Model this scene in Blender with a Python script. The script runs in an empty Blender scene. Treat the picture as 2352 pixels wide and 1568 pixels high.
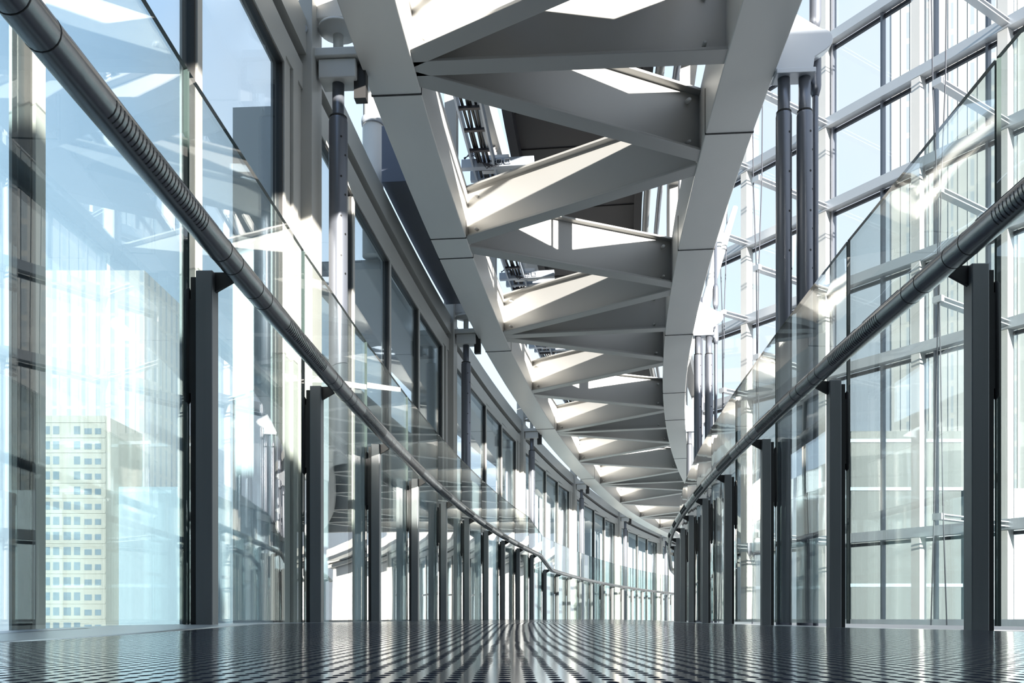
import bpy, bmesh, math, random
from mathutils import Vector, Matrix
random.seed(7)
scene = bpy.context.scene
COL = scene.collection
PI = math.pi

# ------------------------------------------------------------------ camera
F_PX, XC, YH, H_CAM = 2000.0, 1176.0, 1420.0, 0.025
cam = bpy.data.cameras.new('camera')
cam.sensor_width = 36.0
cam.lens = F_PX / 2352 * 36
cam.shift_y = (YH - 784) / 2352
cam.clip_start = 0.01
cam.clip_end = 2000
cam.dof.use_dof = False
cam_o = bpy.data.objects.new('camera', cam)
cam_o.location = (0, 0, H_CAM)
cam_o.rotation_euler = (PI / 2, 0, 0)
COL.objects.link(cam_o)
scene.camera = cam_o

# ------------------------------------------------------------------ sky
w = bpy.data.worlds.new('sky')
scene.world = w
w.use_nodes = True
nt = w.node_tree
nt.nodes.clear()
wo = nt.nodes.new('ShaderNodeOutputWorld')
bg = nt.nodes.new('ShaderNodeBackground')
tc = nt.nodes.new('ShaderNodeTexCoord')
sx = nt.nodes.new('ShaderNodeSeparateXYZ')
rp = nt.nodes.new('ShaderNodeValToRGB')
rp.color_ramp.elements[0].position = 0.0
rp.color_ramp.elements[0].color = (.68, .755, .84, 1)
rp.color_ramp.elements[1].position = 0.75
rp.color_ramp.elements[1].color = (.36, .56, .88, 1)
e = rp.color_ramp.elements.new(.3)
e.color = (.68, .85, 1.0, 1)
nz = nt.nodes.new('ShaderNodeTexNoise')
nz.inputs['Scale'].default_value = 2.2
nz.inputs['Detail'].default_value = 6
cr = nt.nodes.new('ShaderNodeValToRGB')
cr.color_ramp.elements[0].position = .46
cr.color_ramp.elements[0].color = (0, 0, 0, 1)
cr.color_ramp.elements[1].position = .68
cr.color_ramp.elements[1].color = (1, 1, 1, 1)
mx = nt.nodes.new('ShaderNodeMix')
mx.data_type = 'RGBA'
mx.inputs['B'].default_value = (.68, .75, .83, 1)
L = nt.links
L.new(tc.outputs['Generated'], sx.inputs[0])
L.new(sx.outputs['Z'], rp.inputs[0])
L.new(tc.outputs['Generated'], nz.inputs['Vector'])
bias = nt.nodes.new('ShaderNodeMath'); bias.operation = 'MULTIPLY_ADD'
bias.inputs[1].default_value = .34
L.new(sx.outputs['X'], bias.inputs[0])
L.new(nz.outputs['Fac'], bias.inputs[2])
L.new(bias.outputs[0], cr.inputs[0])
L.new(cr.outputs[0], mx.inputs['Factor'])
L.new(rp.outputs[0], mx.inputs['A'])
L.new(mx.outputs['Result'], bg.inputs['Color'])
L.new(bg.outputs[0], wo.inputs[0])
bg.inputs['Strength'].default_value = .76

# ------------------------------------------------------------------ sun
SUN_TO = Vector((.45, -.85, .16)).normalized()
sun = bpy.data.lights.new('sun', 'SUN')
sun.energy = 11
sun.angle = math.radians(.55)
sun.color = (1.0, .95, .87)
sun_o = bpy.data.objects.new('sun', sun)
sun_o.rotation_euler = SUN_TO.to_track_quat('Z', 'Y').to_euler()
sun_o.location = SUN_TO * 30
COL.objects.link(sun_o)

vs = scene.view_settings
vs.view_transform = 'Standard'
vs.look = 'None'
vs.gamma = 1
vs.use_curve_mapping = False
vs.exposure = 0.85
scene.cycles.transparent_max_bounces = 48
scene.cycles.max_bounces = 9
scene.cycles.diffuse_bounces = 4
scene.cycles.glossy_bounces = 6
scene.cycles.caustics_reflective = False
scene.cycles.caustics_refractive = False
scene.cycles.sample_clamp_indirect = 6

# ------------------------------------------------------------------ materials
def newmat(name):
    m = bpy.data.materials.new(name)
    m.use_nodes = True
    n = m.node_tree
    n.nodes.clear()
    o = n.nodes.new('ShaderNodeOutputMaterial')
    return m, n, o

def paint(name, col, rough=.45, metal=0.0, var=.06, scale=3.0, bump=0.0, stretch=(1, 1, 1), spec=.5):
    m, n, o = newmat(name)
    b = n.nodes.new('ShaderNodeBsdfPrincipled')
    b.inputs['Roughness'].default_value = rough
    b.inputs['Metallic'].default_value = metal
    b.inputs['Specular IOR Level'].default_value = spec
    t = n.nodes.new('ShaderNodeTexCoord')
    mp = n.nodes.new('ShaderNodeMapping')
    mp.inputs['Scale'].default_value = stretch
    ns = n.nodes.new('ShaderNodeTexNoise')
    ns.inputs['Scale'].default_value = scale
    ns.inputs['Detail'].default_value = 5
    r = n.nodes.new('ShaderNodeMapRange')
    r.inputs['To Min'].default_value = 1 - var
    r.inputs['To Max'].default_value = 1 + var
    v = n.nodes.new('ShaderNodeVectorMath')
    v.operation = 'SCALE'
    v.inputs[0].default_value = col
    n.links.new(t.outputs['Object'], mp.inputs[0])
    n.links.new(mp.outputs[0], ns.inputs['Vector'])
    n.links.new(ns.outputs['Fac'], r.inputs['Value'])
    n.links.new(r.outputs[0], v.inputs['Scale'])
    n.links.new(v.outputs[0], b.inputs['Base Color'])
    if bump:
        bp = n.nodes.new('ShaderNodeBump')
        bp.inputs['Strength'].default_value = bump
        bp.inputs['Distance'].default_value = .01
        n.links.new(ns.outputs['Fac'], bp.inputs['Height'])
        n.links.new(bp.outputs[0], b.inputs['Normal'])
    n.links.new(b.outputs[0], o.inputs[0])
    return m

def glass(name, tint, gain=1.8, base=0.0, wob=0.0, wscale=3.0, rcol=(1, 1, 1)):
    """thin architectural glass: clear transmission plus a Fresnel mirror"""
    m, n, o = newmat(name)
    tr = n.nodes.new('ShaderNodeBsdfTransparent')
    tr.inputs[0].default_value = (*tint, 1)
    gl = n.nodes.new('ShaderNodeBsdfGlossy')
    gl.inputs['Roughness'].default_value = 0.0
    gl.inputs['Color'].default_value = (*rcol, 1)
    fr = n.nodes.new('ShaderNodeFresnel')
    fr.inputs['IOR'].default_value = 1.5
    ma = n.nodes.new('ShaderNodeMath')
    ma.operation = 'MULTIPLY_ADD'
    ma.inputs[1].default_value = gain
    ma.inputs[2].default_value = base
    ma.use_clamp = True
    # Fresnel from a two-sided slab: same on both faces
    g = n.nodes.new('ShaderNodeNewGeometry')
    mi = n.nodes.new('ShaderNodeMix')
    mi.data_type = 'VECTOR'
    ng = n.nodes.new('ShaderNodeVectorMath')
    ng.operation = 'SCALE'
    ng.inputs['Scale'].default_value = -1
    mix = n.nodes.new('ShaderNodeMixShader')
    lw = n.nodes.new('ShaderNodeLayerWeight')
    lw.inputs['Blend'].default_value = .5
    pw = n.nodes.new('ShaderNodeMath')
    pw.operation = 'POWER'
    pw.inputs[1].default_value = 5.0
    ad = n.nodes.new('ShaderNodeMath')
    ad.operation = 'MULTIPLY_ADD'
    ad.inputs[1].default_value = .92
    ad.inputs[2].default_value = .045
    n.links.new(lw.outputs['Facing'], pw.inputs[0])
    n.links.new(pw.outputs[0], ad.inputs[0])
    n.links.new(ad.outputs[0], ma.inputs[0])
    n.nodes.remove(fr); n.nodes.remove(g); n.nodes.remove(mi); n.nodes.remove(ng)
    if wob:
        t = n.nodes.new('ShaderNodeTexCoord')
        mp = n.nodes.new('ShaderNodeMapping')
        mp.inputs['Scale'].default_value = (1, 1, .45)
        ns = n.nodes.new('ShaderNodeTexNoise')
        ns.inputs['Scale'].default_value = wscale
        ns.inputs['Detail'].default_value = 1
        bp = n.nodes.new('ShaderNodeBump')
        bp.inputs['Strength'].default_value = wob
        bp.inputs['Distance'].default_value = .01
        n.links.new(t.outputs['Object'], mp.inputs[0])
        n.links.new(mp.outputs[0], ns.inputs['Vector'])
        n.links.new(ns.outputs['Fac'], bp.inputs['Height'])
        n.links.new(bp.outputs[0], gl.inputs['Normal'])
    n.links.new(ma.outputs[0], mix.inputs[0])
    n.links.new(tr.outputs[0], mix.inputs[1])
    n.links.new(gl.outputs[0], mix.inputs[2])
    n.links.new(mix.outputs[0], o.inputs[0])
    return m

def facade(name, wall, win, sx_, sz_, fx=.35, fz=.5, rough=.5, glassy=.1):
    """repeating window grid in object space, x along the face and z up"""
    m, n, o = newmat(name)
    b = n.nodes.new('ShaderNodeBsdfPrincipled')
    t = n.nodes.new('ShaderNodeTexCoord')
    s = n.nodes.new('ShaderNodeSeparateXYZ')
    n.links.new(t.outputs['Object'], s.inputs[0])
    def stripe(sock, period, frac):
        d = n.nodes.new('ShaderNodeMath'); d.operation = 'DIVIDE'; d.inputs[1].default_value = period
        f = n.nodes.new('ShaderNodeMath'); f.operation = 'FRACT'
        c = n.nodes.new('ShaderNodeMath'); c.operation = 'LESS_THAN'; c.inputs[1].default_value = frac
        n.links.new(sock, d.inputs[0]); n.links.new(d.outputs[0], f.inputs[0]); n.links.new(f.outputs[0], c.inputs[0])
        return c.outputs[0]
    add = n.nodes.new('ShaderNodeMath'); add.operation = 'ADD'
    n.links.new(s.outputs['X'], add.inputs[0]); n.links.new(s.outputs['Y'], add.inputs[1])
    a = stripe(add.outputs[0], sx_, fx)
    c = stripe(s.outputs['Z'], sz_, fz)
    mu = n.nodes.new('ShaderNodeMath'); mu.operation = 'MULTIPLY'
    n.links.new(a, mu.inputs[0]); n.links.new(c, mu.inputs[1])
    mx = n.nodes.new('ShaderNodeMix'); mx.data_type = 'RGBA'
    mx.inputs['A'].default_value = (*wall, 1)
    mx.inputs['B'].default_value = (*win, 1)
    n.links.new(mu.outputs[0], mx.inputs['Factor'])
    n.links.new(mx.outputs['Result'], b.inputs['Base Color'])
    b.inputs['Roughness'].default_value = rough
    n.links.new(b.outputs[0], o.inputs[0])
    return m

def floor_mat():
    m, n, o = newmat('perforated_steel_floor')
    uv = n.nodes.new('ShaderNodeUVMap'); uv.uv_map = 'run'
    # slow wander so that rows of holes are not ruler-straight
    ns = n.nodes.new('ShaderNodeTexNoise'); ns.inputs['Scale'].default_value = 9; ns.inputs['Detail'].default_value = 1
    n.links.new(uv.outputs[0], ns.inputs['Vector'])
    sb = n.nodes.new('ShaderNodeVectorMath'); sb.operation = 'SUBTRACT'; sb.inputs[1].default_value = (.5, .5, .5)
    n.links.new(ns.outputs['Color'], sb.inputs[0])
    sc = n.nodes.new('ShaderNodeVectorMath'); sc.operation = 'SCALE'; sc.inputs['Scale'].default_value = .006
    n.links.new(sb.outputs[0], sc.inputs[0])
    ad = n.nodes.new('ShaderNodeVectorMath'); ad.operation = 'ADD'
    n.links.new(uv.outputs[0], ad.inputs[0]); n.links.new(sc.outputs[0], ad.inputs[1])
    dv = n.nodes.new('ShaderNodeVectorMath'); dv.operation = 'DIVIDE'; dv.inputs[1].default_value = (.0122, .017, 1)
    n.links.new(ad.outputs[0], dv.inputs[0])
    fr = n.nodes.new('ShaderNodeVectorMath'); fr.operation = 'FRACTION'
    n.links.new(dv.outputs[0], fr.inputs[0])
    s2 = n.nodes.new('ShaderNodeVectorMath'); s2.operation = 'SUBTRACT'; s2.inputs[1].default_value = (.5, .5, 0)
    n.links.new(fr.outputs[0], s2.inputs[0])
    m2 = n.nodes.new('ShaderNodeVectorMath'); m2.operation = 'MULTIPLY'; m2.inputs[1].default_value = (1, .62, 0)
    n.links.new(s2.outputs[0], m2.inputs[0])
    ln = n.nodes.new('ShaderNodeVectorMath'); ln.operation = 'LENGTH'
    n.links.new(m2.outputs[0], ln.inputs[0])
    mr = n.nodes.new('ShaderNodeMapRange'); mr.inputs['From Min'].default_value = .21; mr.inputs['From Max'].default_value = .27
    n.links.new(ln.outputs['Value'], mr.inputs['Value'])   # 0 in a hole, 1 on the sheet
    steel = n.nodes.new('ShaderNodeBsdfPrincipled')
    steel.inputs['Base Color'].default_value = (.26, .27, .33, 1)
    steel.inputs['Metallic'].default_value = .85
    steel.inputs['Roughness'].default_value = .13
    nb = n.nodes.new('ShaderNodeTexNoise'); nb.inputs['Scale'].default_value = 5; nb.inputs['Detail'].default_value = 1
    n.links.new(uv.outputs[0], nb.inputs['Vector'])
    bp = n.nodes.new('ShaderNodeBump'); bp.inputs['Strength'].default_value = .12; bp.inputs['Distance'].default_value = .01
    n.links.new(nb.outputs['Fac'], bp.inputs['Height']); n.links.new(bp.outputs[0], steel.inputs['Normal'])
    hole = n.nodes.new('ShaderNodeBsdfDiffuse')
    hole.inputs['Color'].default_value = (.03, .035, .05, 1)
    mix = n.nodes.new('ShaderNodeMixShader')
    n.links.new(mr.outputs[0], mix.inputs[0])
    n.links.new(hole.outputs[0], mix.inputs[1])
    n.links.new(steel.outputs[0], mix.inputs[2])
    n.links.new(mix.outputs[0], o.inputs[0])
    return m

M = {}
M['post'] = paint('dark_brushed_steel', (.25, .255, .26), .42, .45, .10, 6, stretch=(8, 8, .4))
M['post_dark'] = paint('dark_steel_edge', (.035, .034, .034), .5, .3)
M['rail'] = paint('brushed_steel_tube', (.23, .24, .25), .27, .85, .12, 10, stretch=(1, .3, 4))
M['black'] = paint('black_rubber', (.012, .012, .013), .45)
M['seam'] = paint('dark_joint', (.02, .02, .02), .6)
M['truss'] = paint('light_grey_steel_paint', (.45, .445, .43), .42, .35, .05, 2.2)
M['chord'] = paint('silver_grey_chord_paint', (.80, .785, .75), .4, .12, .08, 1.6, stretch=(1, .5, 1))
M['tube'] = paint('steel_hanger_tube', (.20, .215, .25), .36, .6, .06, 5, stretch=(4, 4, .3))
M['white'] = paint('white_enamel', (.80, .79, .76), .4, 0, .03)
M['cream'] = paint('pale_wall_frame', (.62, .605, .565), .42, .1, .04)
M['alu'] = paint('pale_aluminium', (.62, .65, .69), .35, .45, .04)
M['frame_dark'] = paint('dark_gasket', (.05, .048, .045), .5)
M['deck'] = paint('dark_deck_panel', (.028, .028, .036), .5)
M['deck_line'] = paint('deck_joint', (.012, .012, .014), .6)
M['navy'] = paint('blue_grey_soffit', (.13, .15, .20), .35, .3)
M['bluegrey'] = paint('pale_blue_grey_metal', (.42, .48, .56), .4, .3)
M['panel'] = paint('white_interior_panel', (.84, .84, .82), .6, 0, .03, 1.5)
M['kerb'] = paint('pale_kerb_metal', (.55, .58, .60), .3, .5)
M['cable'] = paint('steel_cable', (.05, .055, .07), .5, .2)
M['floor'] = floor_mat()
M['glass'] = glass('clear_green_tinted_glass', (.94, .975, .968), 1.0, 0.005, .05, 2.2)
M['glass_r'] = glass('rippled_green_tinted_glass', (.92, .967, .957), 1.4, .025, .14, 2.6)
M['glass_edge'] = paint('dark_green_glass_edge', (.06, .085, .08), .25)
M['wall_glass'] = glass('blue_coated_glass', (.90, .955, .985), .40, .08, .03, 1.5, (.94, .98, 1))
M['pane'] = glass('pale_curtain_glass', (.95, .975, .99), .9, .0, .03, 1.0)
M['tower'] = facade('pale_striped_facade', (.25, .25, .24), (.18, .20, .215), 2.1, 3.6, .30, .82)
M['tower2'] = facade('white_ribbed_facade', (.27, .285, .29), (.20, .235, .265), 1.5, 3.2, .28, .9)
M['fin'] = paint('pale_fin', (.25, .25, .245), .6)
M['bldg'] = paint('cream_office_wall', (.215, .218, .195), .6)
M['bwin'] = paint('dull_window_glass', (.11, .15, .18), .15, .1, .25, 1.2)
M['grey_wall'] = paint('grey_stone_cladding', (.07, .08, .08), .6, 0, .12, .6)
M['pale_blue'] = paint('pale_blue_cladding', (.17, .225, .26), .5, 0, .03, .3)

# ------------------------------------------------------------------ object helpers
def tag(o, label=None, cat=None, group=None, kind=None):
    if label: o['label'] = label
    if cat: o['category'] = cat
    if group: o['group'] = group
    if kind: o['kind'] = kind
    return o

def thing(name, label, cat, loc=(0, 0, 0), rz=0.0, group=None, kind=None):
    o = bpy.data.objects.new(name, None)
    o.empty_display_size = .05
    o.location = loc
    o.rotation_euler = (0, 0, rz)
    COL.objects.link(o)
    return tag(o, label, cat, group, kind)

class MB:
    def __init__(self):
        self.bm = bmesh.new()
    def hexa(self, pts, mi=0):
        v = [self.bm.verts.new(p) for p in pts]   # 0-3 bottom ring, 4-7 top ring
        fs = [(3, 2, 1, 0), (4, 5, 6, 7), (0, 1, 5, 4), (1, 2, 6, 5), (2, 3, 7, 6), (3, 0, 4, 7)]
        out = []
        for f in fs:
            fc = self.bm.faces.new([v[i] for i in f]); fc.material_index = mi; out.append(fc)
        return out
    def box(self, x0, x1, y0, y1, z0, z1, mi=0):
        return self.hexa([(x0, y0, z0), (x1, y0, z0), (x1, y1, z0), (x0, y1, z0),
                          (x0, y0, z1), (x1, y0, z1), (x1, y1, z1), (x0, y1, z1)], mi)
    def bar(self, a, b, wd, ht, up=(0, 0, 1), mi=0):
        """rectangular bar from a to b, wd sideways, ht along up (centred)"""
        a, b, up = Vector(a), Vector(b), Vector(up)
        d = (b - a).normalized()
        s = d.cross(up).normalized() * wd / 2
        u = s.cross(d).normalized() * ht / 2
        return self.hexa([a - s - u, a + s - u, b + s - u, b - s - u, a - s + u, a + s + u, b + s + u, b - s + u], mi)
    def prism(self, poly, axis_a, axis_b, origin, axis_t, t0, t1, mi=0):
        O, A, B, T = Vector(origin), Vector(axis_a), Vector(axis_b), Vector(axis_t)
        lo = [self.bm.verts.new(O + A * p[0] + B * p[1] + T * t0) for p in poly]
        hi = [self.bm.verts.new(O + A * p[0] + B * p[1] + T * t1) for p in poly]
        n = len(poly)
        fs = [self.bm.faces.new(lo[::-1]), self.bm.faces.new(hi)]
        for i in range(n):
            fs.append(self.bm.faces.new([lo[i], lo[(i + 1) % n], hi[(i + 1) % n], hi[i]]))
        for f in fs: f.material_index = mi
    def tube(self, pts, r, seg=12, smooth=True, mi=0, caps=True):
        pts = [Vector(p) for p in pts]
        rs = r if isinstance(r, (list, tuple)) else [r] * len(pts)
        rings = []
        for i, p in enumerate(pts):
            d = (pts[min(i + 1, len(pts) - 1)] - pts[max(i - 1, 0)])
            if d.length < 1e-9: d = Vector((0, 0, 1))
            d.normalize()
            ref = Vector((0, 0, 1)) if abs(d.z) < .9 else Vector((0, 1, 0))
            a = d.cross(ref).normalized(); b = a.cross(d)
            rings.append([self.bm.verts.new(p + (a * math.cos(t) + b * math.sin(t)) * rs[i])
                          for t in [2 * PI * k / seg for k in range(seg)]])
        for i in range(len(rings) - 1):
            for k in range(seg):
                f = self.bm.faces.new([rings[i][k], rings[i + 1][k], rings[i + 1][(k + 1) % seg], rings[i][(k + 1) % seg]])
                f.smooth = smooth; f.material_index = mi
        if caps:
            for rg, fl in ((rings[0], False), (rings[-1], True)):
                f = self.bm.faces.new(rg[::-1] if fl else rg); f.material_index = mi
    def lathe(self, prof, cx=0, cy=0, seg=20, mi=0):
        """prof: (radius, z) from bottom to top"""
        rings = []
        for r, z in prof:
            rings.append([self.bm.verts.new((cx + r * math.cos(2 * PI * k / seg), cy + r * math.sin(2 * PI * k / seg), z)) for k in range(seg)])
        for i in range(len(rings) - 1):
            sm = abs(prof[i + 1][1] - prof[i][1]) > 1e-6
            for k in range(seg):
                f = self.bm.faces.new([rings[i][k], rings[i][(k + 1) % seg], rings[i + 1][(k + 1) % seg], rings[i + 1][k]])
                f.smooth = False if not sm else True
                f.material_index = mi
        self.bm.faces.new(rings[0][::-1]).material_index = mi
        self.bm.faces.new(rings[-1]).material_index = mi
    def build(self, name, mats, parent=None, loc=None, rz=0, bevel=0.0):
        me = bpy.data.meshes.new(name)
        bmesh.ops.recalc_face_normals(self.bm, faces=self.bm.faces[:])
        self.bm.to_mesh(me); self.bm.free()
        for m in (mats if isinstance(mats, (list, tuple)) else [mats]): me.materials.append(m)
        o = bpy.data.objects.new(name, me)
        COL.objects.link(o)
        if parent is not None: o.parent = parent
        if loc is not None: o.location = loc
        o.rotation_euler = (0, 0, rz)
        if bevel:
            md = o.modifiers.new('bevel', 'BEVEL'); md.width = bevel; md.segments = 2; md.limit_method = 'ANGLE'
        return o

def kids(o, allobs):
    return [c for c in allobs if c.parent is o]

def copy_tree(o, parent=None):
    c = o.copy(); COL.objects.link(c)
    if parent is not None: c.parent = parent
    for ch in list(o.children): copy_tree(ch, c)
    return c

ORD = ['nearest', 'second', 'third', 'fourth', 'fifth', 'sixth', 'seventh', 'eighth', 'ninth', 'tenth', 'eleventh', 'twelfth',
       'thirteenth', 'fourteenth', 'fifteenth', 'sixteenth', 'seventeenth', 'eighteenth', 'nineteenth', 'twentieth',
       'twenty-first', 'twenty-second', 'twenty-third', 'twenty-fourth', 'twenty-fifth', 'twenty-sixth']
def nth(i):
    return ORD[0] if i == 0 else ORD[i] + ' nearest'

# ------------------------------------------------------------------ the curved bridge: an arc to the right
R0 = 64.0
CX, CY = 63.146, 1.008
def er(s): t = s / R0; return Vector((-math.cos(t), math.sin(t), 0))      # outward, to the left
def et(s): t = s / R0; return Vector((math.sin(t), math.cos(t), 0))       # along the bridge
def P(s, off, z=0.0):
    v = er(s) * (R0 + off)
    return Vector((CX + v.x, CY + v.y, z))
def droop(s): return .0016 * max(0, s - 6) ** 2 if s < 22 else .0016 * 256 + .03 * (s - 22)
STEP_S, STEP = 13.05, .17
def drop(s):                                   # the handrail follows one step down
    if s < 12.5: return 0
    if s > 13.6: return STEP
    return STEP * (s - 12.5) / 1.1
def floor_z(s, off):
    x = -off
    hump = .016 * min(1, max(0, (s - .1) / 1.0)) ** 1.3
    side = -.020 * min(1, max(0, (x - 1.1) / .9))
    return hump + side * min(1, max(0, s / 1.5)) - .004

def sweep(mb, prof, s0, s1, ds=.6, zf=lambda s: 0, mi=0, cap=True, uv=False):
    n = max(1, int(round((s1 - s0) / ds)))
    rings = []
    for i in range(n + 1):
        s = s0 + (s1 - s0) * i / n
        rings.append([mb.bm.verts.new(P(s, o, z + zf(s))) for o, z in prof])
    m = len(prof)
    for i in range(n):
        for k in range(m):
            f = mb.bm.faces.new([rings[i][k], rings[i + 1][k], rings[i + 1][(k + 1) % m], rings[i][(k + 1) % m]])
            f.material_index = mi
    if cap:
        mb.bm.faces.new(rings[0]).material_index = mi
        mb.bm.faces.new(rings[-1][::-1]).material_index = mi

def rect(o0, o1, z0, z1): return [(o0, z0), (o1, z0), (o1, z1), (o0, z1)]

POST_S0, PITCH = 1.452, 1.21
NL, NR = 23, 14

# ------------------------------------------------------------------ floor
def grid_floor(name, o0, o1, s0, s1, no, ds, mat, thick=.05, zf=floor_z, dz=0, kind='structure'):
    bm = bmesh.new()
    uvl = bm.loops.layers.uv.new('run')
    ns = int((s1 - s0) / ds)
    V = []; U = {}
    for i in range(ns + 1):
        s = s0 + (s1 - s0) * i / ns
        row = []
        for k in range(no + 1):
            of = o0 + (o1 - o0) * k / no
            v = bm.verts.new(P(s, of, zf(s, of) + dz)); U[v] = (of, s); row.append(v)
        V.append(row)
    for i in range(ns):
        for k in range(no):
            f = bm.faces.new([V[i][k], V[i][k + 1], V[i + 1][k + 1], V[i + 1][k]])
            f.smooth = True
            for l in f.loops: l[uvl].uv = U[l.vert]
    bmesh.ops.recalc_face_normals(bm, faces=bm.faces[:])
    if bm.faces[0].normal.z < 0: bmesh.ops.reverse_faces(bm, faces=bm.faces[:])
    bm.normal_update()
    me = bpy.data.meshes.new(name); bm.to_mesh(me); bm.free()
    me.materials.append(mat)
    o = bpy.data.objects.new(name, me); COL.objects.link(o)
    so = o.modifiers.new('thick', 'SOLIDIFY'); so.thickness = thick; so.offset = -1
    return tag(o, kind=kind)

FL, FR = -.24, -1.93
grid_floor('floor', FL, FR, -1.2, STEP_S, 24, .15, M['floor'])
low = grid_floor('floor_lower', FL, FR, STEP_S + .002, 34, 4, .6, M['floor'], zf=lambda s, o: -STEP + .012, kind='structure')
low.name = 'floor_2'
def kerb_z(s, o): return floor_z(s, o) - .004 if s < STEP_S else -STEP + .008
grid_floor('trim_1', .16, FL + .004, -1.2, 34, 4, .3, M['kerb'], .08, kerb_z)
grid_floor('trim_2', FR - .004, -2.30, -1.2, 34, 4, .3, M['kerb'], .08, kerb_z)

# ------------------------------------------------------------------ balustrade posts
def make_post(label):
    t = thing('balustrade_post', label, 'post')
    mb = MB(); mb.box(-.048, 0, -.024, .024, -.03, 1.0); mb.build('shaft', M['post'], t, bevel=.003)
    mb = MB(); mb.box(-.066, -.048, -.012, .012, -.03, .985); mb.build('back_plate', M['post_dark'], t)
    mb = MB(); mb.prism([(-.002, .944), (.052, .974), (.05, 1.0), (-.002, 1.0)], (1, 0, 0), (0, 0, 1), (0, 0, 0), (0, 1, 0), -.006, .006)
    mb.build('gusset', M['post_dark'], t)
    mb = MB(); mb.box(-.084, -.064, -.007, .007, .66, .925); mb.build('clamp_arm', M['post_dark'], t)
    mb = MB(); mb.tube([(-.079, 0, z) for z in (.63, .64, .95, .96)], [.004, .010, .010, .004], 10)
    mb.build('glass_clamp', M['black'], t)
    return t
first = make_post('x')
used = False
def place_post(s, side, label, group):
    global used
    o = copy_tree(first) if used else first
    used = True
    t = s / R0
    if side == 'L':
        p = P(s, 0, 0); o.rotation_euler = (0, 0, -t)
    else:
        p = P(s, -2.1, 0); o.rotation_euler = (0, 0, PI - t)
    p.z = -drop(s) if s > 12.9 else 0
    o.location = p
    tag(o, label, 'post', group)
for i in range(-1, NL):
    s = POST_S0 + PITCH * i
    j = i + 1
    if i < 0: continue
    place_post(s, 'L', f'dark steel balustrade post, {nth(i)} to the camera on the left side of the walkway', 'balustrade posts')
for i in range(0, NR):
    s = POST_S0 + PITCH * i
    place_post(s, 'R', f'dark steel balustrade post, {nth(i)} to the camera on the right side of the walkway', 'balustrade posts')

# ------------------------------------------------------------------ balustrade glass
GTOP = 1.575
def glass_panel(s0, s1, off, mat, label):
    g = .006
    a, b = s0 + g, s1 - g
    mb = MB()
    th = .006
    A0, A1, B0, B1 = P(a, off - th), P(a, off + th), P(b, off - th), P(b, off + th)
    za, zb = -drop(a), -drop(b)
    if a > 13.3: za = zb = -STEP
    zl = .004 - (STEP if a > 12.4 else 0)
    lo = [A0, A1, B1, B0]
    pts = [(p.x, p.y, zl) for p in lo]
    pts += [(A0.x, A0.y, GTOP + za), (A1.x, A1.y, GTOP + za), (B1.x, B1.y, GTOP + zb), (B0.x, B0.y, GTOP + zb)]
    fs = mb.hexa(pts)
    # ring 0-1 is the start edge, 1-2 outer, 2-3 end edge, 3-0 inner
    for i in (0, 1, 2, 4): fs[i].material_index = 1
    o = mb.build('glass_screen', [mat, M['glass_edge']])
    return tag(o, label, 'glass screen', 'balustrade glass screens')
for i in range(-3, NL - 1):
    s = POST_S0 + PITCH * i
    j = i + 1
    lab = (f'clear glass balustrade screen left of the walkway, between the {ORD[i] if i else "nearest"} and {ORD[i+1]} posts' if i >= 0 else
           'clear glass balustrade screen at the left edge, just before the nearest left post' if i == -1 else
           f'clear glass balustrade screen beside the camera on the left, {"one" if i == -2 else "two"} before the edge screen')
    glass_panel(s, s + PITCH, .083, M['glass'], lab)
for i in range(-2, NR - 1):
    s = POST_S0 + PITCH * i
    lab = (f'clear rippled glass balustrade screen right of the walkway, between the {ORD[i] if i else "nearest"} and {ORD[i+1]} posts' if i >= 0 else
           'clear rippled glass balustrade screen at the right edge, just before the nearest right post' if i == -1 else
           'clear rippled glass balustrade screen beside the camera on the right')
    glass_panel(s, s + PITCH, -2.183, M['glass_r'], lab)

# ------------------------------------------------------------------ handrails
RR, RZ = .033, 1.0
def handrail(off, s1, side):
    t = thing('handrail', f'round brushed steel handrail with slotted grilles along the {side} side of the walkway', 'handrail', P(0, off, 0))
    base = t.location.copy()
    mb = MB()
    ss = [-.6 + .2 * i for i in range(int((s1 + .6) / .2) + 1)]
    mb.tube([P(s, off, RZ - drop(s)) - base for s in ss], RR, 20)
    tb = mb.build('tube', M['rail'], t)
    inner = -1 if off > -1 else 1       # direction of the walkway in off
    n = int((s1 + .6) / PITCH)
    for i in range(-1, n):
        sp = POST_S0 + PITCH * i
        if sp > 12: break
        for ds in (-.16, -.07, .11, .20):
            s = sp + ds
            if s < -.5: continue
            mb = MB()
            mb.tube([P(s - .0014, off, RZ) - base, P(s + .0014, off, RZ) - base], RR + .0006, 20)
            mb.build('seam', M['seam'], tb)
        # slot covers: a thin dark line on the walkway side near the top
        for a, b in ((.25, .55), (.62, .98)):
            s_a, s_b = sp + a, sp + b
            mb = MB()
            ang = math.radians(52)
            q = []
            for k in range(5):
                s = s_a + (s_b - s_a) * k / 4
                q.append(P(s, off + inner * math.cos(ang) * RR, RZ + math.sin(ang) * RR) - base)
            mb.tube(q, .0016, 6)
            mb.build('slot', M['seam'], tb)
        # ribbed light grille on the underside, facing the walkway
        if sp + .6 < 11:
            mb = MB()
            for k in range(30):
                s = sp + .40 + k * .0165
                q = []
                for a in range(6):
                    ang = math.radians(-62 + a * 14)
                    q.append(P(s, off + inner * math.cos(ang) * (RR - .0012), RZ + math.sin(ang) * (RR - .0012)) - base)
                mb.tube(q, .0024, 5)
            mb.build('grille', M['black'], tb)
    return t
handrail(-.07, 29.5, 'left')
handrail(-2.03, 18.0, 'right')

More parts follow.
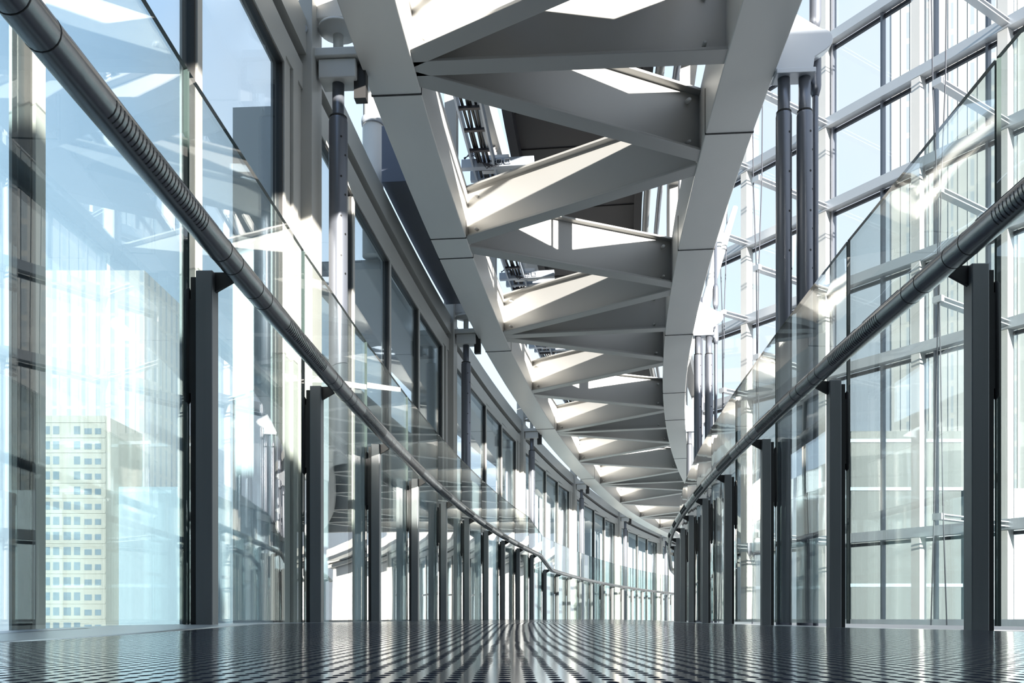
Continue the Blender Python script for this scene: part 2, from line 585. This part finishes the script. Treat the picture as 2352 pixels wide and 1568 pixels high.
# ------------------------------------------------------------------ overhead truss
TZ = 3.225
CD = .46            # chord depth
def chord(o0, o1, label, seams):
    t = thing('truss_chord', label, 'beam', P(4, (o0 + o1) / 2, TZ))
    b = t.location.copy()
    mb = MB()
    sweep(mb, rect(o0, o1, TZ, TZ + CD), -9, 36, .6, lambda s: -droop(s))
    for v in mb.bm.verts: v.co -= b
    mb.build('box_girder', M['chord'], t, bevel=.006)
    for s in seams:
        mb = MB()
        z = TZ - droop(s)
        mb.hexa([P(s + d, o, zz) - b for zz in (z - .004, z + .3) for d, o in ((-.006, o0 - .003), (-.006, o1 + .003), (.006, o1 + .003), (.006, o0 - .003))])
        mb.build('splice_joint', M['seam'] if True else None, t)
    return t
chord(-.155, .15, 'wide pale grey box girder curving overhead along the left side of the walkway', [4.32, 6.34, 6.74, 9.4, 13.4, 17.8])
chord(-2.26, -1.95, 'wide grey box girder curving overhead along the right side of the walkway', [4.9, 6.78, 9.1, 11.6, 13.2, 16.2])

WEB = .43
def ibeam(sa, oa, sb, ob, label, fw=.135, cat='beam', lug=True):
    a = P(sa, oa, TZ + .012 - droop(sa)); b = P(sb, ob, TZ + .012 - droop(sb))
    t = thing('truss_brace', label, cat, (a + b) / 2, 0)
    m = (a + b) / 2
    a, b = a - m, b - m
    up = Vector((0, 0, 1))
    mb = MB(); mb.bar(a + up * WEB / 2, b + up * WEB / 2, .014, WEB - .02); web = mb.build('web', M['truss'], t)
    mb = MB(); mb.bar(a + up * .009, b + up * .009, fw, .018); mb.build('bottom_flange', M['truss'], t, bevel=.003)
    mb = MB(); mb.bar(a + up * (WEB - .009), b + up * (WEB - .009), fw, .018); mb.build('top_flange', M['truss'], t, bevel=.003)
    if lug:
        d = (b - a).normalized(); s = d.cross(up)
        if s.y > 0: s = -s
        for zz, rr in ((WEB - .085, .016), (.06, .012)):
            c = b - d * .21 + up * zz
            mb = MB(); mb.tube([c, c + s * .035, c + s * .05], [rr, rr, rr * .6], 10); mb.build('lug', M['white'], web)
    return t
NODE = 2.42
LI, RI = -.07, -2.035
def sl(k): return 4.1 + NODE * k
k_names = []
for k in range(-5, 10):
    s = sl(k)
    back = k < -1
    if k % 2 == 0:
        ibeam(s, LI, s, RI, f'straight overhead grey cross beam square to the walkway, {nth(k // 2)} such beam' if not back else f'straight overhead grey cross beam behind the camera, {nth(-k - 2)} such')
    d = .05
    # from left node k to right node half a module on, and back
    if k >= 0 or back:
        ibeam(s + d, LI, s + NODE / 2 - d, RI, f'slanting overhead grey I-beam running away to the right, {nth(k)} such beam' if not back else f'slanting overhead grey I-beam behind the camera, to the right, {nth(-k - 2)} such')
    if k < 9:
        ibeam(s + NODE / 2 + d, RI, s + NODE - d, LI, f'slanting overhead grey I-beam running away to the left, {nth(k + 1)} such beam' if not back else f'slanting overhead grey I-beam behind the camera, to the left, {nth(-k - 2)} such')

# upper tier: posts on the chords, top chords, dark deck
def upright(s, off, side, i):
    z = TZ + CD - droop(s)
    t = thing('truss_upright', f'grey upright on the {side} overhead girder, {nth(i)} to the camera', 'post', P(s, off, z), -s / R0)
    mb = MB(); mb.box(-.05, .05, -.008, .008, 0, 1.9); mb.build('web', M['truss'], t)
    for y in (-.055, .055):
        mb = MB(); mb.box(-.05, .05, y - .007, y + .007, 0, 1.9); mb.build('flange', M['truss'], t)
for i in range(7):
    upright(sl(i) + NODE / 2, -2.08, 'right', i)
    upright(sl(i), 0.0, 'left', i)
for side, o0, o1 in (('left', -.1, .1), ('right', -2.2, -2.0)):
    mb = MB(); sweep(mb, rect(o0, o1, TZ + CD + 1.7, TZ + CD + 2.0), 1, 30, .8, lambda s: -droop(s))
    tag(mb.build('upper_girder', M['truss']), f'grey upper girder high above the {side} overhead girder', 'beam')
mb = MB(); sweep(mb, rect(-.50, -1.62, 4.40, 4.52), -9, 30, .6, lambda s: -droop(s))
cl = tag(mb.build('ceiling', M['deck']), kind='structure')
for k in range(30):
    s = 3 + k * .6
    mb = MB(); mb.hexa([P(s + dd, o, z - droop(s)) for z in (4.394, 4.41) for dd, o in ((-.006, -.51), (-.006, -1.61), (.006, -1.61), (.006, -.51))])
    mb.build('deck_joint', M['deck_line'], cl)
for o in (-.50, -1.64):
    mb = MB(); sweep(mb, rect(o - .04, o + .04, 4.25, 4.6), 2.5, 30, .8, lambda s: -droop(s))
    mb.build('edge_beam', M['deck'], cl)

for i, o in enumerate((-1.72, -1.83)):
    mb = MB(); mb.tube([P(1 + .6 * k, o, 4.15 - .1 * i - droop(1 + .6 * k)) for k in range(40)], .035 - .01 * i, 10)
    tag(mb.build('service_pipe', M['post'] if i == 0 else M['tube']), f'{"thick dark" if i == 0 else "thin grey"} service pipe running above the right overhead girder', 'pipe')
# cable ladder beside the left girder
t = thing('cable_ladder', 'black cable ladder running above the left girder, seen through the bracing', 'cable tray', P(6, -.3, 3.9))
b = t.location.copy()
for o in (-.2, -.38):
    mb = MB(); sweep(mb, rect(o - .008, o + .008, 3.86, 3.95), 3, 18, .5, lambda s: -droop(s))
    for v in mb.bm.verts: v.co -= b
    mb.build('side_rail', M['bluegrey'], t)
for k in range(48):
    s = 3.2 + k * .3
    mb = MB(); mb.bar(P(s, -.2, 3.88 - droop(s)) - b, P(s, -.38, 3.88 - droop(s)) - b, .03, .02)
    mb.build('rung', M['deck'], t)
for o in (-.24, -.27, -.30, -.335):
    mb = MB(); mb.tube([P(3 + .5 * k, o + .008 * math.sin(k * 2.1 + o * 90), 3.905 - droop(3 + .5 * k)) - b for k in range(30)], .012, 6)
    mb.build('cable', M['black'], t)

def junction(s, i):
    z = 3.86 - droop(s)
    t = thing('equipment_shelf', f'blue-grey equipment shelf with boxes and wires below the dark ceiling, {nth(i)} to camera', 'shelf', P(s, -.42, z), -s / R0)
    mb = MB(); mb.box(-.32, .30, -.03, .03, 0, .075); mb.build('beam', M['bluegrey'], t, bevel=.004)
    mb = MB(); mb.box(-.28, .28, .22, .27, .02, .10); mb.build('rear_beam', M['bluegrey'], t)
    mb = MB(); mb.box(-.16, .08, .03, .15, .03, .13); mb.build('junction_box', M['alu'], t)
    for x in (-.10, -.02, .05):
        mb = MB()
        mb.box(x, x + .05, -.045, -.03, .012, .018); mb.box(x, x + .05, -.045, -.03, .05, .056)
        mb.box(x, x + .006, -.045, -.03, .012, .056); mb.box(x + .044, x + .05, -.045, -.03, .012, .056)
        mb.build('terminal_frame', M['alu'], t)
    for k in range(12):
        x = -.05 + k * .02
        mb = MB(); mb.box(x, x + .008, .28, .40, .02, .09); mb.build('louvre', M['deck'], t)
    for k in range(4):
        mb = MB()
        mb.tube([(-.3, -.02 + .01 * k, .09), (-.22, -.05, .10 + .015 * k), (-.14, -.05, .03), (-.1 + .03 * k, -.04, -.02 + .004 * k), (-.02 + .02 * k, -.04, .04)], .004, 6)
        mb.build('wire', M['cable'], t)
for i in range(4):
    junction(sl(i) + 2.36, i)

# ------------------------------------------------------------------ hangers
def hanger_tube(s, off, ztop, rad, label, neck=.62, zbot=-.35, bolts=True, neck_len=.19):
    t = thing('hanger_tube', label, 'column', P(s, off, zbot), -s / R0)
    h = ztop - zbot
    mb = MB()
    mb.lathe([(rad, 0), (rad, h - neck_len - .03), (rad * .92, h - neck_len - .012), (rad * neck, h - neck_len)], seg=24)
    sh = mb.build('shaft', M['tube'], t)
    mb = MB(); mb.lathe([(rad * .66 if neck > .6 else rad * .6, h - neck_len - .02), (rad * neck * 1.02, h - neck_len), (rad * neck * 1.02, h)], seg=20)
    mb.build('neck', M['tube'], t)
    mb = MB(); mb.lathe([(rad * .94, h - neck_len - .016), (rad * .94, h - neck_len - .004)], seg=20); mb.build('collar', M['seam'], t)
    if bolts:
        for k in range(8):
            z = h - neck_len - .14 - .22 * (k // 2) * 1.05 - (.1 if k % 2 else 0)
            ang = math.radians(-58 if k % 2 == 0 else -28)
            x, y = math.cos(ang) * rad, math.sin(ang) * rad
            mb = MB(); mb.tube([(x * .96, y * .96, z), (x * 1.03, y * 1.03, z)], .0065, 8)
            mb.build('bolt', M['black'], sh)
    return t

HS = [4.1 + 4.85 * k for k in range(6)]
for i, s in enumerate(HS):
    z = TZ - droop(s)
    # left: single fat hanger under a white cast bracket
    hanger_tube(s, .30, z - .06, .055, f'brushed steel hanger tube outside the left glass, {nth(i)} to the camera', bolts=i < 3)
    t = thing('cast_bracket', f'white cast bracket on top of the {"nearest" if i == 0 else ORD[i]} left hanger tube', 'bracket', P(s, .30, z - .06), -s / R0)
    mb = MB(); mb.box(-.10, .12, -.07, .07, 0, .11); mb.build('lower_block', M['white'], t, bevel=.006)
    mb = MB(); mb.box(-.14, .14, -.09, .09, .115, .165); mb.build('plate', M['white'], t, bevel=.006)
    mb = MB(); mb.lathe([(.03, .165), (.03, .30)], seg=14); mb.build('stem', M['white'], t)
    mb = MB(); mb.lathe([(.02, .285), (.115, .31), (.115, .325), (.03, .335)], seg=24); mb.build('disc', M['white'], t)
    mb = MB(); mb.prism([(-.13, .36), (.13, .36), (.17, .62), (.05, .66), (-.09, .60)], (1, 0, 0), (0, 0, 1), (0, 0, 0), (0, 1, 0), -.05, .05)
    mb.build('cheek_plate', M['white'], t, bevel=.01)
    mb = MB(); mb.tube([(-.02, 0, .335), (-.02, 0, .40)], .05, 14); mb.build('pin', M['white'], t)
    mb = MB(); mb.box(.10, .17, -.03, .03, -.10, .10); mb.build('damper', M['post_dark'], t)
    # right: pair of tubes under a plate, and a thin rod with sleeves
    s += .17
    for j, off in enumerate((-2.315, -2.435)):
        hanger_tube(s, off, z - .03, .046, f'steel hanger tube of the {"nearest" if i == 0 else ORD[i]} right pair, the one {"closer to" if j == 0 else "farther from"} the walkway', neck=.74, bolts=i < 2)
    t = thing('hanger_bracket', f'grey plate bracket with a rounded end carrying the {"nearest" if i == 0 else ORD[i]} right pair of hanger tubes', 'bracket', P(s, -2.26, z), -s / R0)
    q = [(0, .0), (.215, .0), (.225, .075), (.29, .115)]
    for a in range(9):
        ang = math.radians(-60 + a * 19)
        q.append((.268 + .062 * math.cos(ang), .178 + .062 * math.sin(ang)))
    q += [(.20, .28), (.06, .37), (0, .42)]
    mb = MB(); mb.prism(q, (1, 0, 0), (0, 0, 1), (0, 0, 0), (0, 1, 0), -.03, .03); mb.build('plate', M['alu'], t, bevel=.004)
    mb = MB(); mb.box(.0, .225, -.06, .06, -.03, .0); mb.build('base_plate', M['alu'], t, bevel=.003)
    for x, zz, r in ((.27, .165, .018), (.10, .23, .009)):
        mb = MB(); mb.tube([(x, .028, zz), (x, .046, zz)], r, 16); mb.build('pin', M['white'], t)
    t = thing('tie_rod', f'thin steel tie rod with sleeves beside the {"nearest" if i == 0 else ORD[i]} right pair of hanger tubes', 'rod', P(s + .07, -2.515, -.35), -s / R0)
    zb = .35
    mb = MB(); mb.lathe([(.018, 0), (.018, z + zb + 2.2)], seg=14); mb.build('rod', M['tube'], t)
    for z0 in (z - .04, z + .36):
        c = z0 + zb
        mb = MB(); mb.lathe([(.02, c - .06), (.032, c - .02), (.034, c), (.034, c + .16), (.030, c + .19), (.02, c + .215)], seg=18); mb.build('sleeve', M['tube'], t)

# ------------------------------------------------------------------ left gallery wall
WO = .50
def headz(s): return -droop(s) * .95
BAYS = [-5.64, -.79] + [4.06 + 4.85 * k for k in range(7)]
wl = thing('wall_left', None, None, P(4, WO, 0), kind='structure')
b = wl.location.copy()
for nm, pr, mt in (('head_rail', rect(WO - .03, WO + .05, 3.06, 3.20), M['cream']),
                   ('shadow_gap', rect(WO + .01, WO + .05, 3.20, 3.26), M['frame_dark']),
                   ('fascia', rect(WO - .05, WO + .06, 3.26, 3.46), M['cream']),
                   ('sill', rect(WO - .03, WO + .05, -.45, -.30), M['cream'])):
    mb = MB(); sweep(mb, pr, -3, 38, .6, headz)
    for v in mb.bm.verts: v.co -= b
    mb.build(nm, mt, wl)
for i, s in enumerate(BAYS[1:]):
    t = thing('wall_pillar', f'pale wall pillar with a round bolt between left windows, {nth(i)} to the camera', 'pillar', P(s, WO, -.45), -s / R0)
    mb = MB(); mb.box(-.03, .085, -.10, .10, 0, 4.55); sh = mb.build('shaft', M['cream'], t, bevel=.004)
    for y in (-.115, .115):
        mb = MB(); mb.box(-.03, .02, y - .014, y + .014, 0, 3.6); mb.build('edge_strip', M['alu'], t)
    z = 3.83 - droop(s) + 0.02
    mb = MB(); mb.tube([(.035, -.10, z), (.035, -.118, z)], .026, 16); mb.build('washer', M['alu'], sh)
    mb = MB(); mb.tube([(.035, -.11, z), (.035, -.124, z)], .009, 10); mb.build('bolt', M['post_dark'], sh)
wi = 0
for bi in range(len(BAYS) - 1):
    s0, s1 = BAYS[bi] + .13, BAYS[bi + 1] - .40
    mb = MB()
    for x0, x1, o0 in ((s1 + .01, s1 + .10, WO - .02), (s1 + .115, s1 + .20, WO - .035), (s1 + .215, s1 + .30, WO - .02)):
        mb.hexa([P(x, o, z) - b for z in (-.3, 3.06 + headz(x0)) for x, o in ((x0, o0), (x0, WO + .045), (x1, WO + .045), (x1, o0))])
    mb.build('jamb_panel', M['cream'], wl)
    edges = [s0, s1 - 3.39, s1 - 2.26, s1 - 1.13, s1]
    for k in range(4):
        a, c = edges[k], edges[k + 1]
        wi += 1
        zt = 3.06 + headz((a + c) / 2)
        w_ = thing(f'window_{wi}', None, None, P(a, WO, -.3), kind='structure')
        bb = w_.location.copy()
        mb = MB()
        def blk(sa, sb, o0, o1, z0, z1, mi=0):
            mb.hexa([P(x, o, z) - bb for z in (z0, z1) for x, o in ((sa, o0), (sa, o1), (sb, o1), (sb, o0))], mi)
        fwid = .024
        blk(a, a + fwid, WO - .03, WO + .045, -.3, zt); blk(c - fwid, c, WO - .03, WO + .045, -.3, zt)
        blk(a, c, WO - .03, WO + .045, zt - .05, zt)
        mb.build('window_frame', M['cream'], w_)
        mb = MB()
        g = .011
        blk(a + fwid, a + fwid + g, WO - .02, WO + .03, -.3, zt - .05); blk(c - fwid - g, c - fwid, WO - .02, WO + .03, -.3, zt - .05)
        blk(a + fwid, c - fwid, WO - .02, WO + .03, zt - .05 - g, zt - .05)
        mb.build('gasket', M['frame_dark'], w_)
        mb = MB()
        blk(a + fwid + g, c - fwid - g, WO - .004, WO + .004, -.3, zt - .05 - g)
        mb.build('pane', M['wall_glass'], w_)
# interior seen behind the left windows
for i, s in enumerate(BAYS[1:]):
    t = MB()
    t.hexa([P(s + d, o, z) for z in (-.5, 3.0 + headz(s)) for d, o in ((-.05, .58), (-.05, .9), (.05, .9), (.05, .58))])
    tag(t.build('partition', M['panel']), f'white upright partition inside the left gallery behind the {"nearest" if i == 0 else ORD[i]} window bay', 'partition')
mb = MB(); sweep(mb, rect(1.15, 1.22, -.5, 2.35), 6.2, 13.6, .6, headz)
tag(mb.build('wall_back', M['panel']), kind='structure')
mb = MB(); sweep(mb, rect(.6, 1.3, 3.02, 3.10), 6.4, 38, .6, headz)
tag(mb.build('ceiling_2', M['truss']), kind='structure')
mb = MB(); sweep(mb, rect(.66, .70, -.5, 3.04), 13.9, 38, .6, headz)
tag(mb.build('wall_inner', M['panel']), kind='structure')

# blue-grey soffit box and round duct in the first bay
mb = MB(); sweep(mb, rect(.17, .46, 3.50, 3.95), 5.9, 8.6, .5)
tag(mb.build('soffit_box', M['navy'], bevel=.004), 'dark blue-grey soffit box between left wall and overhead girder', 'beam')
t = thing('round_duct', 'white round duct with a collar rising behind the left girder', 'duct', P(6.4, .66, 3.12))
mb = MB(); mb.lathe([(.09, 0), (.09, 1.12)], seg=24); mb.build('lower_pipe', M['white'], t)
mb = MB(); mb.lathe([(.097, 1.12), (.101, 1.15), (.097, 1.18)], seg=24); mb.build('collar', M['alu'], t)
mb = MB(); mb.lathe([(.085, 1.18), (.085, 3.4)], seg=24); mb.build('upper_pipe', M['white'], t)

# ------------------------------------------------------------------ right curtain wall
WB = Vector((5.29, 14.5, 0)); WD = Vector((.552, -.833, 0)).normalized(); WN = Vector((-.833, -.552, 0)).normalized()
wr = thing('wall_right', None, None, WB, kind='structure')
def W(t, z, n=0.0): return WD * t + WN * n + Vector((0, 0, z))
T0, T1 = -2.78, 6.0
TR = [8.22 + 1.38 * k for k in (-6, -5, -3, -2, -1, 0, 1, 2, 3)]
ZB, ZT = TR[0], TR[-1]
for z in TR:
    mb = MB(); mb.bar(W(T0, z, .07), W(T1, z, .07), .16, .15); mb.build('transom', M['alu'], wr)
    mb = MB(); mb.bar(W(T0, z - .11, -.03), W(T1, z - .11, -.03), .05, .05); mb.build('transom_gasket', M['cable'], wr)
for t_ in (-1.68, 0, 1.65, 2.93, 5.4):
    mb = MB(); mb.bar(W(t_ - .04, ZB, .06), W(t_ - .04, ZT, .06), .14, .17, up=WN); mb.build('main_mullion', M['white'], wr)
pm = [-2.74, -1.75, -.85, .08, .98, 1.85, 2.62, 3.5, 4.4, 5.3, 5.98]
for t_ in pm:
    mb = MB(); mb.bar(W(t_, ZB, 0), W(t_, ZT, 0), .035, .09, up=WN); mb.build('mullion', M['cable'] if False else M['tube'], wr)
for i in range(len(pm) - 1):
    for k in range(len(TR) - 1):
        mb = MB(); mb.bar(W((pm[i] + pm[i + 1]) / 2, TR[k] + .08, -.02), W((pm[i] + pm[i + 1]) / 2, TR[k + 1] - .08, -.02), pm[i + 1] - pm[i] - .04, .016, up=WN)
        mb.build('pane', M['pane'], wr)
for i, (t_, Ls, nm) in enumerate(((0, 1.8, 'middle'), (2.93, 1.8, 'right-hand'), (-1.68, .75, 'far'))):
    ct = thing('cable_truss', f'steel cable truss with flat struts bracing the right glass wall, the {nm} one', 'cable truss', WB + W(t_, 0))
    o = W(t_, 0)
    for k, z in enumerate(TR[1:-1]):
        mb = MB()
        for dz in (-.03, .03):
            mb.bar(W(t_, z + dz, .1) - o, W(t_, z + dz, Ls) - o, .10, .014)
        mb.bar(W(t_, z, Ls - .05) - o, W(t_, z, Ls + .02) - o, .12, .08)
        mb.build('strut', M['alu'], ct)
    for d in (-.05, .06):
        mb = MB()
        mb.tube([W(t_ + d + .05 * math.sin(k * 1.3 + d * 30), z, Ls - .02) - o for k, z in enumerate(TR)], .009, 6)
        mb.build('cable', M['cable'], ct)
# leaning white struts at the far end of the glass wall
for i, (p0, p1, lab) in enumerate((((3.05, 15.5, 4.4), (3.95, 15.4, 7.3), 'leaning to the right'), ((3.75, 15.2, 7.4), (3.35, 15.6, 4.9), 'leaning to the left'))):
    mb = MB(); mb.tube([p0, [(x + y) / 2 for x, y in zip(p0, p1)], p1], [.045, .085, .045], 16)
    tag(mb.build('raking_strut', M['white']), f'tapered white strut {lab} before the far end of the right glass wall', 'strut')

# ------------------------------------------------------------------ the city outside
def block(name, label, x0, x1, y0, y1, z0, z1, mat, cat='building', rz=0):
    c = ((x0 + x1) / 2, (y0 + y1) / 2, z0)
    t = thing(name, label, cat, c, rz)
    hx, hy, h = (x1 - x0) / 2, (y1 - y0) / 2, z1 - z0
    mb = MB(); mb.box(-hx, hx, -hy, hy, 0, h); mb.build('walls', mat, t)
    return t, hx, hy, h
t, hx, hy, h = block('tower', 'tall pale tower with vertical stripes beyond the right glass wall', 65.9 - 23.2, 65.9 + 23.2, 92, 95, -20, 120, M['tower'], rz=-.36)
for k in range(48):
    x = -hx + .15 + k * (2 * hx - .3) / 47
    mb = MB(); mb.box(x - .13, x + .13, -hy - .07, -hy, 0, h); mb.build('fin', M['fin'], t)
t, hx, hy, h = block('office_block', 'cream office block with rows of dull windows outside the left glass', -33.2, -28.0, 60, 66, -8, 14, M['bldg'])
for r in range(14):
    for c in range(7):
        if (c in (3,) and r > 8): continue
        mb = MB(); x = -2.45 + c * .72; z = 7.2 + r * 1.04
        mb.box(x, x + (.5 if c % 2 else .42), -hy - .03, -hy + .02, z, z + (.55 if c < 5 else .4)); mb.build('window', M['bwin'], t)
mb = MB()
for r in range(15): mb.box(-hx, hx, -hy - .06, -hy, 6.95 + r * 1.04, 7.07 + r * 1.04)
mb.build('ledge', M['bldg'], t)
block('slab_tower', 'white ribbed tower rising behind the cream office block', -49, -38, 90, 100, -10, 36, M['tower2'])
block('low_block', 'pale blue plain block beside the cream office block', -28.0, -22.5, 62, 70, -8, 9.4, M['pale_blue'])
t, hx, hy, h = block('stone_block', 'grey stone building beyond the right balustrade glass', 14.8, 19.6, 38, 44, -8, 8.2, M['grey_wall'])
for k in range(5):
    mb = MB(); mb.box(-hx - .05, hx + .05, -hy - .06, -hy, h - .5 - k * 2.1, h - .35 - k * 2.1); mb.build('string_course', M['pale_blue'], t)
block('glass_block', 'pale blue building at the right edge beyond the balustrade', 21, 34, 40, 50, -8, 6.0, M['pale_blue'])

mb = MB(); mb.box(-24, -2.6, -12, 40, -2.4, -2.0)  # pale slab added out of view to bounce light onto the left girder
tag(mb.build('reflector', paint('pale_reflector_paint', (.78, .76, .72), .6, 0, .05, .4)), 'added unseen pale slab below the left gallery, bouncing light upward', 'reflector')
# ground far below, then unseen blocks added to shade walkway and truss
mb = MB(); mb.box(-400, 400, -300, 500, -9.2, -9)
tag(mb.build('ground', paint('pale_paving', (.30, .31, .32), .7, 0, .1, .05)), kind='structure')
t, hx, hy, h = block('sun_blocker', 'added grey shade block behind the camera', 1.0, 5.0, -6, -3, -9, 2.4, M['grey_wall'])  # added out of view to keep sun off the near posts
block('shade_block', 'added grey shade block behind the camera to the right', 5.9, 10.6, -6, -3, -9, 5.0, M['grey_wall'])  # invented mass, unseen, throws shade on farther posts and window bays
block('dark_side_blocker', 'added long dark block, unseen far to the left, darkening the beam reflections', -46, -28, -45, 44, -9, 42, M['bwin'])  # added out of frame so left-facing beam webs reflect something dark
block('sky_blocker', 'added dark grey sky-blocking slab far behind the camera', -26, 6.5, -18, -14, -9, 15, M['grey_wall'])  # added unseen to hide the sky behind and darken camera-facing webs
